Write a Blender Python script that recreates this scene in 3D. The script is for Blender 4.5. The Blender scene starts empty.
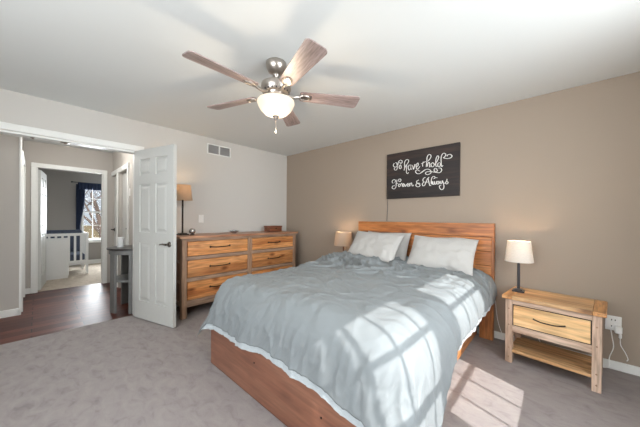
import bpy, bmesh, math, random
from math import sin, cos, pi, radians, sqrt
from mathutils import Vector, Matrix, noise

scene = bpy.context.scene
COL = scene.collection

# ------------------------------------------------------------------ camera
F_PX, YAW, ROLL, PITCH = 258.871, radians(42.506), radians(-.459), radians(-.249)
fwd = Vector((-sin(YAW) * cos(PITCH), cos(YAW) * cos(PITCH), sin(PITCH)))
r0 = Vector((cos(YAW), sin(YAW), 0)); u0 = r0.cross(fwd)
rt = r0 * cos(ROLL) - u0 * sin(ROLL); up = r0 * sin(ROLL) + u0 * cos(ROLL)
cam = bpy.data.cameras.new('camera')
cam.sensor_fit = 'HORIZONTAL'; cam.sensor_width = 36; cam.lens = F_PX / 640 * 36
cam.shift_y = (219.491 - 213.5) / 640
cam.clip_start = .02; cam.clip_end = 200
camo = bpy.data.objects.new('camera', cam); COL.objects.link(camo)
M3 = Matrix((rt, up, -fwd)).transposed()
camo.matrix_world = Matrix.Translation((3.869, -3.259, 1.241)) @ M3.to_4x4()
scene.camera = camo

# ------------------------------------------------------------------ light and exposure
scene.view_settings.view_transform = 'Standard'
scene.view_settings.look = 'None'
scene.view_settings.gamma = 1
scene.view_settings.use_curve_mapping = False
scene.view_settings.exposure = 0.64

world = bpy.data.worlds.new('sky'); scene.world = world; world.use_nodes = True
bg = world.node_tree.nodes['Background']
bg.inputs['Color'].default_value = (.80, .90, 1.0, 1); bg.inputs['Strength'].default_value = .5

def area(name, loc, direction, sx, sy, power, color):
    l = bpy.data.lights.new(name, 'AREA'); l.shape = 'RECTANGLE'; l.size = sx; l.size_y = sy
    l.energy = power; l.color = color
    o = bpy.data.objects.new(name, l); COL.objects.link(o); o.location = loc
    o.rotation_euler = Vector(direction).to_track_quat('-Z', 'Y').to_euler()
    return o

SUN_EL = math.atan(1 / 1.28)
sund = Vector((-.948 * cos(SUN_EL), .318 * cos(SUN_EL), -sin(SUN_EL)))
sl = bpy.data.lights.new('sun', 'SUN'); sl.energy = 5.0; sl.angle = radians(.45); sl.color = (1, .98, .95)
so = bpy.data.objects.new('sun', sl); COL.objects.link(so); so.rotation_euler = sund.to_track_quat('-Z', 'Y').to_euler()
so.location = (8, -4, 5)
# daylight through the two bedroom windows, an added unseen window behind the camera, and the nursery window
DAY = (.90, .96, 1.0)
area('daylight', (4.98, -1.59, 1.53), (-1, 0, -.12), .74, 1.34, 44, DAY)
area('daylight', (4.98, -2.62, 1.53), (-1, 0, -.12), .74, 1.34, 44, DAY)
area('daylight', (3.2, -4.86, 1.45), (-.15, 1, .14), 2.3, 1.5, 70, DAY)  # soft fill light entering by the added front window
area('daylight', (-5.3, -2.05, 1.35), (1, 0, -.1), .86, 1.4, 85, DAY)

# ------------------------------------------------------------------ materials
def mat(name):
    m = bpy.data.materials.new(name); m.use_nodes = True
    nt = m.node_tree; return m, nt, nt.nodes['Principled BSDF']
def N(nt, t, **kw):
    n = nt.nodes.new(t)
    for k, v in kw.items(): setattr(n, k, v)
    return n
def L(nt, a, b): nt.links.new(a, b)
def coords(nt, scale=(1, 1, 1), loc=(0, 0, 0)):
    t = N(nt, 'ShaderNodeTexCoord'); m = N(nt, 'ShaderNodeMapping')
    m.inputs['Scale'].default_value = scale; m.inputs['Location'].default_value = loc
    L(nt, t.outputs['Object'], m.inputs['Vector']); return m.outputs['Vector']
def ramp(nt, fac, stops):
    r = N(nt, 'ShaderNodeValToRGB'); e = r.color_ramp.elements
    while len(e) < len(stops): e.new(.5)
    for i, (p, c) in enumerate(stops):
        e[i].position = p; e[i].color = (*c, 1) if len(c) == 3 else c
    L(nt, fac, r.inputs['Fac']); return r.outputs['Color']
def mixc(nt, fac, a, b, mode='MIX'):
    n = N(nt, 'ShaderNodeMix', data_type='RGBA', blend_type=mode)
    for s, v in ((n.inputs['Factor'], fac), (n.inputs['A'], a), (n.inputs['B'], b)):
        if isinstance(v, (int, float)): s.default_value = v
        elif isinstance(v, tuple): s.default_value = (*v, 1)
        else: L(nt, v, s)
    return n.outputs['Result']
def bump(nt, h, bs, strength=.3, dist=.01):
    b = N(nt, 'ShaderNodeBump'); b.inputs['Strength'].default_value = strength; b.inputs['Distance'].default_value = dist
    L(nt, h, b.inputs['Height']); L(nt, b.outputs['Normal'], bs.inputs['Normal'])
def srgb(*c):
    return tuple(((x / 255) / 12.92 if x <= 10 else ((x / 255 + .055) / 1.055) ** 2.4) for x in c)

def plain(name, col, rough=.6, metal=0.0, var=.04, scale=30, bmp=.05):
    m, nt, bs = mat(name)
    v = coords(nt, (scale,) * 3); n = N(nt, 'ShaderNodeTexNoise'); n.inputs['Detail'].default_value = 3
    L(nt, v, n.inputs['Vector'])
    a = tuple(max(0, x * (1 - var)) for x in col); b = tuple(min(1, x * (1 + var)) for x in col)
    L(nt, ramp(nt, n.outputs['Fac'], [(.3, a), (.7, b)]), bs.inputs['Base Color'])
    bs.inputs['Roughness'].default_value = rough; bs.inputs['Metallic'].default_value = metal
    if bmp: bump(nt, n.outputs['Fac'], bs, bmp, .003)
    return m

def wood(name, base, dark, light, axis, rough=.45, plank=None, plank_axis=None, knots=.5, seed=0.0, grain=1.0, seam=.7, coarse=1.0):
    """stretched-noise grain along `axis`; optional planks of width `plank` laid across plank_axis"""
    m, nt, bs = mat(name)
    sc = [11 * coarse] * 3; sc[axis] = 1.1 * coarse
    v = coords(nt, tuple(sc), (seed, seed * .7, seed * 1.3))
    t = N(nt, 'ShaderNodeTexCoord'); sep = N(nt, 'ShaderNodeSeparateXYZ'); L(nt, t.outputs['Object'], sep.inputs[0])
    if plank:
        dv = N(nt, 'ShaderNodeMath', operation='DIVIDE'); L(nt, sep.outputs[plank_axis], dv.inputs[0]); dv.inputs[1].default_value = plank
        fl = N(nt, 'ShaderNodeMath', operation='FLOOR'); L(nt, dv.outputs[0], fl.inputs[0])
        wn = N(nt, 'ShaderNodeTexWhiteNoise', noise_dimensions='1D'); L(nt, fl.outputs[0], wn.inputs['W'])
        sv = N(nt, 'ShaderNodeVectorMath', operation='SCALE'); L(nt, wn.outputs['Color'], sv.inputs[0]); sv.inputs['Scale'].default_value = 9
        ad = N(nt, 'ShaderNodeVectorMath', operation='ADD'); L(nt, v, ad.inputs[0]); L(nt, sv.outputs[0], ad.inputs[1]); v = ad.outputs[0]
    n = N(nt, 'ShaderNodeTexNoise'); n.inputs['Scale'].default_value = 1.0; n.inputs['Detail'].default_value = 6; n.inputs['Roughness'].default_value = .62
    n.inputs['Distortion'].default_value = .7; L(nt, v, n.inputs['Vector'])
    c = ramp(nt, n.outputs['Fac'], [(.30, dark), (.5, base), (.72, light)])
    n2 = N(nt, 'ShaderNodeTexNoise'); n2.inputs['Scale'].default_value = 5; n2.inputs['Detail'].default_value = 4; L(nt, v, n2.inputs['Vector'])
    g = ramp(nt, n2.outputs['Fac'], [(.35, (1 - .38 * grain,) * 3), (.6, (1.02, 1.02, 1.02))])
    c = mixc(nt, 1.0, c, g, 'MULTIPLY')
    if knots:
        ks = [7.0] * 3; ks[axis] = 3.4
        kv = coords(nt, tuple(ks), (seed * 3 + .3, seed, seed * 2))
        vo = N(nt, 'ShaderNodeTexVoronoi'); vo.inputs['Scale'].default_value = 1.0; L(nt, kv, vo.inputs['Vector'])
        k = ramp(nt, vo.outputs['Distance'], [(.07, tuple(x * .3 for x in dark)), (.13, tuple(.25 + x * .5 for x in dark)), (.25, (1, 1, 1))])
        c = mixc(nt, knots, c, k, 'MULTIPLY')
    if plank:
        tone = ramp(nt, wn.outputs['Value'], [(0, (.80, .80, .82)), (1, (1.12, 1.08, 1.02))])
        c = mixc(nt, 1.0, c, tone, 'MULTIPLY')
        fr = N(nt, 'ShaderNodeMath', operation='FRACT'); L(nt, dv.outputs[0], fr.inputs[0])
        s = ramp(nt, fr.outputs[0], [(0, (1 - seam,) * 3), (.035, (1, 1, 1))])
        c = mixc(nt, 1.0, c, s, 'MULTIPLY')
    L(nt, c, bs.inputs['Base Color'])
    bs.inputs['Roughness'].default_value = rough
    bump(nt, n2.outputs['Fac'], bs, .15, .003)
    return m

W = {}
W['wall'] = plain('warm_grey_wall_paint', srgb(202, 198, 192), .85, var=.015, scale=60, bmp=.04)
W['taupe'] = plain('taupe_wall_paint', srgb(158, 143, 128), .8, var=.015, scale=60, bmp=.04)
W['hall'] = plain('hall_grey_paint', srgb(184, 178, 171), .85, var=.015, scale=60, bmp=.04)
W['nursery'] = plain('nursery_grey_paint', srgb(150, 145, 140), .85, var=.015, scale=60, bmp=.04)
W['ceil'] = plain('white_ceiling_paint', srgb(218, 220, 218), .9, var=.01, scale=90, bmp=.05)
W['white'] = plain('white_trim_paint', srgb(232, 232, 228), .4, var=.01, scale=8, bmp=0)
W['door'] = plain('white_door_paint', srgb(200, 200, 196), .45, var=.012, scale=8, bmp=0)

def carpet(name, a, b, c2):
    m, nt, bs = mat(name)
    n = N(nt, 'ShaderNodeTexNoise'); n.inputs['Detail'].default_value = 5; n.inputs['Roughness'].default_value = .6; n.inputs['Distortion'].default_value = .8
    L(nt, coords(nt, (1.7, 3.1, 1)), n.inputs['Vector'])
    n2 = N(nt, 'ShaderNodeTexNoise'); n2.inputs['Detail'].default_value = 4; n2.inputs['Roughness'].default_value = .75; L(nt, coords(nt, (55,) * 3), n2.inputs['Vector'])
    col = ramp(nt, n.outputs['Fac'], [(.28, a), (.45, b), (.68, c2)])
    g = ramp(nt, n2.outputs['Fac'], [(.3, (.84, .84, .84)), (.65, (1.04, 1.04, 1.04))])
    L(nt, mixc(nt, 1.0, col, g, 'MULTIPLY'), bs.inputs['Base Color']); bs.inputs['Roughness'].default_value = 1
    bs.inputs['Specular IOR Level'].default_value = .1
    n3 = N(nt, 'ShaderNodeTexNoise'); n3.inputs['Detail'].default_value = 2; L(nt, coords(nt, (260,) * 3), n3.inputs['Vector'])
    bump(nt, n3.outputs['Fac'], bs, .7, .01); return m
W['carpet'] = carpet('mauve_grey_carpet', srgb(158, 150, 148), srgb(174, 165, 163), srgb(182, 174, 171))
W['beige_carpet'] = carpet('beige_carpet', srgb(172, 158, 142), srgb(196, 183, 167), srgb(206, 194, 180))

def hardwood():
    m, nt, bs = mat('dark_hardwood')
    v = coords(nt)
    rot = N(nt, 'ShaderNodeMapping'); rot.inputs['Rotation'].default_value = (0, 0, radians(90)); L(nt, v, rot.inputs['Vector'])
    br = N(nt, 'ShaderNodeTexBrick'); br.offset = .37; br.inputs['Scale'].default_value = 1
    br.inputs['Brick Width'].default_value = 1.1; br.inputs['Row Height'].default_value = .125
    br.inputs['Mortar Size'].default_value = .004; br.inputs['Mortar Smooth'].default_value = .1
    br.inputs['Color1'].default_value = (*srgb(112, 66, 54), 1); br.inputs['Color2'].default_value = (*srgb(74, 40, 33), 1)
    br.inputs['Mortar'].default_value = (*srgb(34, 20, 17), 1)
    L(nt, rot.outputs[0], br.inputs['Vector'])
    n = N(nt, 'ShaderNodeTexNoise'); n.inputs['Detail'].default_value = 6; n.inputs['Distortion'].default_value = .8; L(nt, coords(nt, (16, 1.6, 10)), n.inputs['Vector'])
    g = ramp(nt, n.outputs['Fac'], [(.3, (.6, .58, .56)), (.7, (1.25, 1.2, 1.2))])
    L(nt, mixc(nt, 1.0, br.outputs['Color'], g, 'MULTIPLY'), bs.inputs['Base Color'])
    bs.inputs['Roughness'].default_value = .42; bs.inputs['Specular IOR Level'].default_value = .2; bump(nt, n.outputs['Fac'], bs, .08, .003); return m
W['hardwood'] = hardwood()

O = srgb
W['pine_x'] = wood('orange_pine', O(206, 134, 76), O(150, 80, 40), O(228, 164, 104), 0, .42, .3, 2, .55, 1.0, coarse=.8, seam=.3)
W['dresser_y'] = wood('knotty_orange_pine', O(210, 144, 88), O(176, 106, 60), O(226, 166, 112), 1, .4, .12, 2, .75, 2.1, coarse=.8, seam=.12)
W['dresser_top'] = wood('brown_pine_top', O(180, 128, 96), O(142, 94, 66), O(202, 154, 120), 1, .35, None, None, .4, 4.2)
W['grey_y'] = wood('weathered_brown_rail', O(162, 132, 110), O(124, 98, 82), O(186, 158, 136), 1, .5, None, None, .2, 5.0)
W['grey_z'] = wood('weathered_brown_post', O(168, 134, 108), O(130, 98, 78), O(192, 160, 134), 2, .5, None, None, .2, 6.0)
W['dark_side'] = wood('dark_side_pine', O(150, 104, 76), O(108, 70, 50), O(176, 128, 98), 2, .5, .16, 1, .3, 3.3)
W['hb_x'] = wood('headboard_pine', O(193, 122, 68), O(142, 80, 42), O(214, 148, 92), 0, .42, .148, 2, .6, 7.7, coarse=.8, seam=.55)
W['hb_z'] = wood('headboard_stile_pine', O(188, 118, 66), O(142, 80, 42), O(208, 142, 88), 2, .42, None, None, .35, 8.4)
W['rail_y'] = wood('bed_rail_pine', O(206, 140, 84), O(160, 96, 52), O(226, 166, 110), 1, .42, None, None, .4, 9.4)
W['foot_x'] = wood('reddish_footboard', O(134, 90, 71), O(108, 68, 53), O(150, 106, 86), 0, .38, .36, 2, .22, 10.4, grain=.6, coarse=.7)
W['ns_top'] = wood('light_knotty_pine', O(224, 178, 126), O(192, 134, 84), O(238, 200, 152), 0, .4, .145, 1, .7, 11.2, coarse=.8, seam=.3)
W['ns_end'] = wood('breadboard_end_pine', O(206, 150, 96), O(164, 106, 60), O(224, 172, 120), 1, .45, None, None, .3, 12.2)
W['ns_drawer'] = wood('honey_drawer_pine', O(232, 190, 136), O(208, 152, 98), O(242, 208, 160), 0, .42, None, None, .55, 13.5, coarse=.8)
W['ns_leg'] = wood('limed_pine_leg', O(200, 172, 150), O(164, 134, 114), O(220, 196, 176), 2, .55, None, None, .25, 14.5)
W['ns_rail'] = wood('limed_pine_rail', O(202, 174, 152), O(168, 138, 118), O(220, 196, 176), 0, .55, None, None, .25, 15.5)
W['sign'] = wood('dark_stained_board', O(44, 34, 32), O(24, 21, 22), O(70, 48, 40), 0, .6, .101, 2, .2, 16.5, seam=.6)
W['box'] = wood('walnut_box', O(140, 84, 56), O(84, 46, 32), O(166, 106, 72), 1, .4, .045, 2, .2, 17.5)
W['blade'] = wood('greyed_walnut_blade', O(156, 138, 134), O(122, 102, 98), O(184, 166, 161), 0, .38, None, None, 0, 18.5, coarse=1.6)
W['ctable'] = plain('grey_painted_wood', O(112, 112, 110), .5, var=.08, scale=12, bmp=.05)
W['ctop'] = plain('dark_table_top', O(52, 48, 46), .3, var=.1, scale=12, bmp=0)
W['nickel'] = plain('brushed_nickel', O(178, 170, 162), .3, .95, .04, 60, 0)
W['handle'] = plain('satin_dark_nickel', O(110, 104, 98), .25, .9, .04, 60, 0)
W['bronze'] = plain('dark_bronze', O(48, 40, 36), .35, .7, .1, 60, 0)
W['lampwood'] = plain('brown_wood_lamp_stem', O(104, 66, 46), .5, var=.1, scale=20, bmp=0)
W['dkmetal'] = plain('dark_grey_metal', O(62, 62, 66), .4, .5, .08, 60, 0)
W['black'] = plain('black_gap', O(26, 22, 20), .8, bmp=0)
W['lettering'] = plain('off_white_lettering_paint', O(226, 224, 220), .7, bmp=0)
W['plastic'] = plain('white_plastic', O(236, 234, 230), .35, var=.01, bmp=0)
W['vent_dark'] = plain('grey_vent_louvre', O(160, 158, 156), .6, bmp=0)
W['ceramic'] = plain('white_ceramic', O(232, 232, 230), .25, bmp=0)
W['mirror'] = plain('silver_dish', O(196, 196, 196), .2, .8, bmp=0)
W['mattress'] = plain('white_mattress_ticking', O(222, 222, 220), .9, scale=80)
W['bark'] = plain('grey_tree_bark', O(92, 78, 70), .9, var=.2, scale=12)
W['navy'] = plain('navy_curtain_cloth', O(34, 46, 72), .9, var=.15, scale=40)
W['cribbed'] = plain('navy_patterned_bedding', O(70, 78, 96), .9, var=.8, scale=22)
W['cribwhite'] = plain('white_crib_paint', O(226, 226, 224), .5, bmp=0)

def fabric(name, col, var=.05, weave=260, wr=.25, sc=(9, 9, 9), sheen=.2, ridged=False):
    m, nt, bs = mat(name)
    n = N(nt, 'ShaderNodeTexNoise'); n.inputs['Detail'].default_value = 6; n.inputs['Distortion'].default_value = 1.2; L(nt, coords(nt, sc), n.inputs['Vector'])
    if ridged: n.noise_type = 'RIDGED_MULTIFRACTAL'; n.inputs['Detail'].default_value = 3; n.inputs['Distortion'].default_value = .6; n.inputs['Scale'].default_value = 1.6
    n2 = N(nt, 'ShaderNodeTexNoise'); n2.inputs['Detail'].default_value = 2; L(nt, coords(nt, (weave,) * 3), n2.inputs['Vector'])
    a = tuple(x * (1 - var) for x in col); b = tuple(min(1, x * (1 + var)) for x in col)
    L(nt, ramp(nt, n2.outputs['Fac'], [(.3, a), (.7, b)]), bs.inputs['Base Color'])
    bs.inputs['Roughness'].default_value = .85; bs.inputs['Sheen Weight'].default_value = sheen
    bump(nt, n.outputs['Fac'], bs, wr, .03); return m
W['duvet'] = fabric('grey_blue_cotton', srgb(124, 129, 131), wr=1.0, sc=(3.6, 3.6, 1.1), ridged=True, sheen=.05)
W['lining'] = fabric('pale_duvet_underside', srgb(172, 179, 182), wr=.2)
W['pillow'] = fabric('light_grey_pillowcase', srgb(180, 177, 173), wr=.6, sc=(5, 5, 5), ridged=True)

def shade_mat(name, col, glow):
    m, nt, bs = mat(name)
    out = nt.nodes['Material Output']
    wv = N(nt, 'ShaderNodeTexNoise'); wv.inputs['Scale'].default_value = 1; wv.inputs['Detail'].default_value = 3; L(nt, coords(nt, (60, 60, 260)), wv.inputs['Vector'])
    c = ramp(nt, wv.outputs['Fac'], [(.3, tuple(x * .88 for x in col)), (.7, col)])
    L(nt, c, bs.inputs['Base Color']); bs.inputs['Roughness'].default_value = .9
    tr = N(nt, 'ShaderNodeBsdfTranslucent'); L(nt, c, tr.inputs['Color'])
    mx = N(nt, 'ShaderNodeMixShader'); mx.inputs[0].default_value = glow
    L(nt, bs.outputs[0], mx.inputs[1]); L(nt, tr.outputs[0], mx.inputs[2]); L(nt, mx.outputs[0], out.inputs['Surface']); return m
W['shade'] = shade_mat('white_linen_shade', srgb(236, 232, 226), .45)
W['shade_cream'] = shade_mat('cream_linen_shade', srgb(206, 190, 172), .45)
W['shade_tan'] = shade_mat('tan_linen_shade', srgb(196, 178, 156), .45)
def emit(name, col, s):
    m, nt, bs = mat(name); bs.inputs['Base Color'].default_value = (*col, 1); bs.inputs['Roughness'].default_value = .3
    bs.inputs['Emission Color'].default_value = (*col, 1); bs.inputs['Emission Strength'].default_value = s; return m
W['bulb'] = emit('warm_bulb', (1, .82, .6), 6)
W['globe'] = emit('lit_frosted_glass', (1, .78, .56), .42)
W['globe'].node_tree.nodes['Principled BSDF'].inputs['Base Color'].default_value = (.50, .44, .37, 1)
W['added_globe'] = emit('added_hall_lamp_glass', (1, .93, .84), 3)  # glowing glass of the added hall lamp
def glass_mat():
    m, nt, bs = mat('window_glass'); out = nt.nodes['Material Output']
    tr = N(nt, 'ShaderNodeBsdfTransparent'); gl = N(nt, 'ShaderNodeBsdfGlossy'); gl.inputs['Roughness'].default_value = .02
    mx = N(nt, 'ShaderNodeMixShader'); mx.inputs[0].default_value = .05
    L(nt, tr.outputs[0], mx.inputs[1]); L(nt, gl.outputs[0], mx.inputs[2]); L(nt, mx.outputs[0], out.inputs['Surface']); return m
W['glass'] = glass_mat()
def sheer_mat():
    m, nt, bs = mat('striped_sheer_cloth'); out = nt.nodes['Material Output']
    n = N(nt, 'ShaderNodeTexNoise'); n.inputs['Scale'].default_value = 1; n.inputs['Detail'].default_value = 0; L(nt, coords(nt, (0, 26, 0), (0, .4, 0)), n.inputs['Vector'])
    k = ramp(nt, n.outputs['Fac'], [(.50, (0, 0, 0)), (.60, (.75, .75, .75))])
    tr = N(nt, 'ShaderNodeBsdfTransparent'); bs.inputs['Base Color'].default_value = (.6, .6, .6, 1)
    mx = N(nt, 'ShaderNodeMixShader'); L(nt, k, mx.inputs[0])
    L(nt, bs.outputs[0], mx.inputs[1]); L(nt, tr.outputs[0], mx.inputs[2]); L(nt, mx.outputs[0], out.inputs['Surface']); return m
W['sheer'] = sheer_mat()
def lawn_mat():
    m, nt, bs = mat('dry_lawn')
    n = N(nt, 'ShaderNodeTexNoise'); n.inputs['Detail'].default_value = 5; L(nt, coords(nt, (.22, .22, .22)), n.inputs['Vector'])
    L(nt, ramp(nt, n.outputs['Fac'], [(.35, srgb(84, 82, 50)), (.5, srgb(120, 98, 62)), (.62, srgb(100, 92, 58))]), bs.inputs['Base Color'])
    bs.inputs['Roughness'].default_value = 1; return m
W['lawn'] = lawn_mat()

# ------------------------------------------------------------------ mesh helpers
def box(bm, lo, hi, bev=0.0, mtx=None, seg=1):
    lo = Vector(lo); hi = Vector(hi)
    r = bmesh.ops.create_cube(bm, size=1)
    vs = r['verts']; c = (lo + hi) / 2; s = hi - lo
    for v in vs: v.co = Vector((v.co.x * s.x, v.co.y * s.y, v.co.z * s.z)) + c
    if bev:
        es = list({e for v in vs for e in v.link_edges})
        rr = bmesh.ops.bevel(bm, geom=es, offset=bev, segments=seg, affect='EDGES', profile=.5)
        vs = list({v for f in rr['faces'] for v in f.verts} | {v for v in vs if v.is_valid})
    if mtx: 
        for v in vs: v.co = mtx @ v.co
    return vs
def lathe(bm, prof, seg=32, mtx=None, cap=True):
    rings = []
    for r, z in prof:
        ring = []
        for i in range(seg):
            a = 2 * pi * i / seg
            p = Vector((r * cos(a), r * sin(a), z))
            ring.append(bm.verts.new(mtx @ p if mtx else p))
        rings.append(ring)
    for a, b in zip(rings, rings[1:]):
        for i in range(seg):
            bm.faces.new((a[i], a[(i + 1) % seg], b[(i + 1) % seg], b[i]))
    if cap:
        bm.faces.new(rings[0][::-1]); bm.faces.new(rings[-1])
def tube(bm, pts, r, seg=8):
    pts = [Vector(p) for p in pts]; rings = []
    rr = r if isinstance(r, (list, tuple)) else [r] * len(pts)
    d = (pts[1] - pts[0]).normalized()
    n = d.orthogonal().normalized()
    for i, p in enumerate(pts):
        t = (pts[min(i + 1, len(pts) - 1)] - pts[max(i - 1, 0)]).normalized()
        n = (n - t * n.dot(t)).normalized(); b = t.cross(n)
        rings.append([bm.verts.new(p + (n * cos(2 * pi * k / seg) + b * sin(2 * pi * k / seg)) * rr[i]) for k in range(seg)])
    for a, b in zip(rings, rings[1:]):
        for k in range(seg): bm.faces.new((a[k], a[(k + 1) % seg], b[(k + 1) % seg], b[k]))
    bm.faces.new(rings[0][::-1]); bm.faces.new(rings[-1])
def prism(bm, pts2, z0, z1, mtx=None):
    f = lambda x, y, z: bm.verts.new(mtx @ Vector((x, y, z)) if mtx else (x, y, z))
    a = [f(x, y, z0) for x, y in pts2]; b = [f(x, y, z1) for x, y in pts2]
    n = len(a); bm.faces.new(a[::-1]); bm.faces.new(b)
    for i in range(n): bm.faces.new((a[i], a[(i + 1) % n], b[(i + 1) % n], b[i]))
def catmull(pts, k=5):
    P = [Vector(p) for p in pts]; P = [P[0] * 2 - P[1]] + P + [P[-1] * 2 - P[-2]]; out = []
    for i in range(1, len(P) - 2):
        a, b, c, d = P[i - 1:i + 3]
        for j in range(k):
            t = j / k
            out.append(.5 * ((2 * b) + (c - a) * t + (2 * a - 5 * b + 4 * c - d) * t * t + (3 * b - a - 3 * c + d) * t ** 3))
    return out + [P[-2]]
def obj(name, bm, m, parent=None, smooth=False, loc=None, rotz=None, angle=None):
    bmesh.ops.recalc_face_normals(bm, faces=bm.faces)
    me = bpy.data.meshes.new(name); bm.to_mesh(me); bm.free()
    if smooth:
        for p in me.polygons: p.use_smooth = True
    for mm in (m if isinstance(m, (list, tuple)) else [m]): me.materials.append(mm)
    o = bpy.data.objects.new(name, me); COL.objects.link(o)
    if parent: o.parent = parent
    if loc: o.location = loc
    if rotz is not None: o.rotation_euler.z = rotz
    if smooth and angle:
        bpy.context.view_layer.objects.active = o
        md = o.modifiers.new('edges', 'EDGE_SPLIT'); md.split_angle = angle
    return o
def thing(name, label, cat, loc=(0, 0, 0), rotz=0, group=None):
    o = bpy.data.objects.new(name, None); COL.objects.link(o); o.empty_display_size = .1
    o.location = loc; o.rotation_euler = (0, 0, rotz); o['label'] = label; o['category'] = cat
    if group: o['group'] = group
    return o
def tag(o, label, cat, group=None):
    o['label'] = label; o['category'] = cat
    if group: o['group'] = group
    return o
def struct(o): o['kind'] = 'structure'; return o
def B(): return bmesh.new()
def one(name, lo, hi, m, parent=None, bev=0.0, **k):
    bm = B(); box(bm, lo, hi, bev); return obj(name, bm, m, parent, **k)

def wall(name, axis, v0, v1, a0, a1, z0, z1, holes, m):
    """a wall slab between v0 and v1 on `axis` (0 = x), spanning a0..a1 along the other axis, with rectangular holes (a0,a1,z0,z1)"""
    As = sorted({a0, a1, *[min(max(h[i], a0), a1) for h in holes for i in (0, 1)]})
    bm = B()
    for p, q in zip(As, As[1:]):
        mid = (p + q) / 2
        hs = sorted((h[2], h[3]) for h in holes if h[0] < mid < h[1])
        z = z0; spans = []
        for u, v in hs:
            if u > z: spans.append((z, u))
            z = max(z, v)
        if z < z1: spans.append((z, z1))
        for u, v in spans:
            if axis == 0: box(bm, (v0, p, u), (v1, q, v))
            else: box(bm, (p, v0, u), (q, v1, v))
    bmesh.ops.remove_doubles(bm, verts=bm.verts, dist=1e-5)
    return struct(obj(name, bm, m))

BLADE_TILT = -12
HALL = 14  # power of the added hall fill lamp

# ================================================================== STRUCTURE
H = 2.44
def slab(name, lo, hi, m): return struct(one(name, lo, hi, m))
slab('floor_bedroom', (-.07, -4.85, -.1), (4.9, .12, 0), W['carpet'])
slab('floor_hall', (-2.40, -4.85, -.1), (-.0701, -2.2, 0), W['hardwood'])
slab('floor_nursery', (-5.25, -4.3, -.1), (-2.4001, -.9, 0), W['beige_carpet'])
slab('ceiling_bedroom', (-.12, -4.85, H), (4.9, .12, H + .12), W['ceil'])
slab('ceiling_hall', (-2.35, -4.85, H), (-.1201, -2.2, H + .12), W['ceil'])
slab('ceiling_nursery', (-5.25, -4.3, H), (-2.3501, -.9, H + .12), W['ceil'])
wall('wall_back', 1, 0, .12, -.12, 4.9, 0, H, [], W['taupe'])
wall('wall_left', 0, -.12, 0, -4.7, 0, 0, H, [(-3.94, -2.42, -1, 2.057)], W['wall'])
WA = (-1.961, -1.221); WB = (-2.98, -2.24); WZ = (.863, 2.2)
wall('wall_right', 0, 4.75, 4.9, -4.7, 0, 0, H, [(*WA, *WZ), (*WB, *WZ)], W['taupe'])
wall('wall_front', 1, -4.85, -4.7, -2.45, 4.9, 0, H, [(2.05, 4.35, .72, 2.18)], W['wall'])
wall('wall_hall_right', 1, -2.3, -2.2, -2.35, -.12, 0, H, [(-2.31, -1.87, -1, 2.0), (-1.75, -1.08, -1, 2.0)], W['hall'])
wall('wall_hall_left', 1, -3.51, -3.41, -2.35, -1.19, 0, H, [(-2.12, -1.3, -1, 2.0)], W['hall'])
wall('wall_closet', 0, -1.19, -1.09, -4.7, -3.41, 0, H, [], W['hall'])
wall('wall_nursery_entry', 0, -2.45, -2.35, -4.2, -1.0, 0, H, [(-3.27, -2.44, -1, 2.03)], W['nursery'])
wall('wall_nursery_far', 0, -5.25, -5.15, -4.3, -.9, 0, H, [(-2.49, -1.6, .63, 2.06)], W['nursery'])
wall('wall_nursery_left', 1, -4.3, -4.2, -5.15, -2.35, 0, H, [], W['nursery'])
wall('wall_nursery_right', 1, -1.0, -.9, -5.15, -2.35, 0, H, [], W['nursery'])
# the hall face of the nursery entry wall carries the lighter hall paint
def skin(name, axis, v0, v1, a0, a1, holes, m): return wall(name, axis, v0, v1, a0, a1, 0, H, holes, m)
skin('wall_hall_end', 0, -2.35, -2.342, -3.41, -2.3, [(-3.27, -2.44, -1, 2.03)], W['hall'])

# windows of the bedroom (right wall, and an unseen one added in the front wall for light)
def window_x(name, x, ys, zs, vb, hb, bw=.010, hw=.035, frame=.012):
    bm = B()
    y0, y1 = ys; z0, z1 = zs
    for lo, hi in (((x, y0, z0), (x + .04, y0 + frame, z1)), ((x, y1 - frame, z0), (x + .04, y1, z1)),
                   ((x, y0, z0), (x + .04, y1, z0 + frame)), ((x, y0, z1 - frame), (x + .04, y1, z1))): box(bm, lo, hi)
    for y in vb: box(bm, (x + .01, y - bw / 2, z0), (x + .03, y + bw / 2, z1))
    for z, w in hb: box(bm, (x + .008, y0, z - w / 2), (x + .032, y1, z + w / 2))
    f = struct(obj(name, bm, W['white']))
    p = one('pane', (x + .017, y0 + .002, z0 + .002), (x + .021, y1 - .002, z1 - .002), W['glass'], f)
    return f
HB_ = [(1.205, .022), (1.53, .05), (1.855, .026)]
window_x('window_1', 4.79, WA, WZ, [-1.72, -1.475], HB_)
window_x('window_2', 4.79, WB, WZ, [-2.655, -2.43], HB_)
def sheer(name, ya, yb, label):
    bm = B(); G = []
    for z in (.80, 1.5, 2.27):
        G.append([bm.verts.new((4.70 + .014 * sin(2 * pi * i / 8), ya + (yb - ya) * i / 48, z)) for i in range(49)])
    for p, q in zip(G, G[1:]):
        for i in range(48): bm.faces.new((p[i], p[i + 1], q[i + 1], q[i]))
    return tag(obj(name, bm, W['sheer'], None, True), label, 'curtain')
sheer('curtain', -3.03, -2.735, 'striped sheer curtain at the far end of the twin bedroom windows')
sheer('curtain', -2.30, -1.90, 'striped sheer curtain hanging between the two bedroom windows')
w3 = B()  # invented window behind the camera, put in to bring diffuse light
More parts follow.
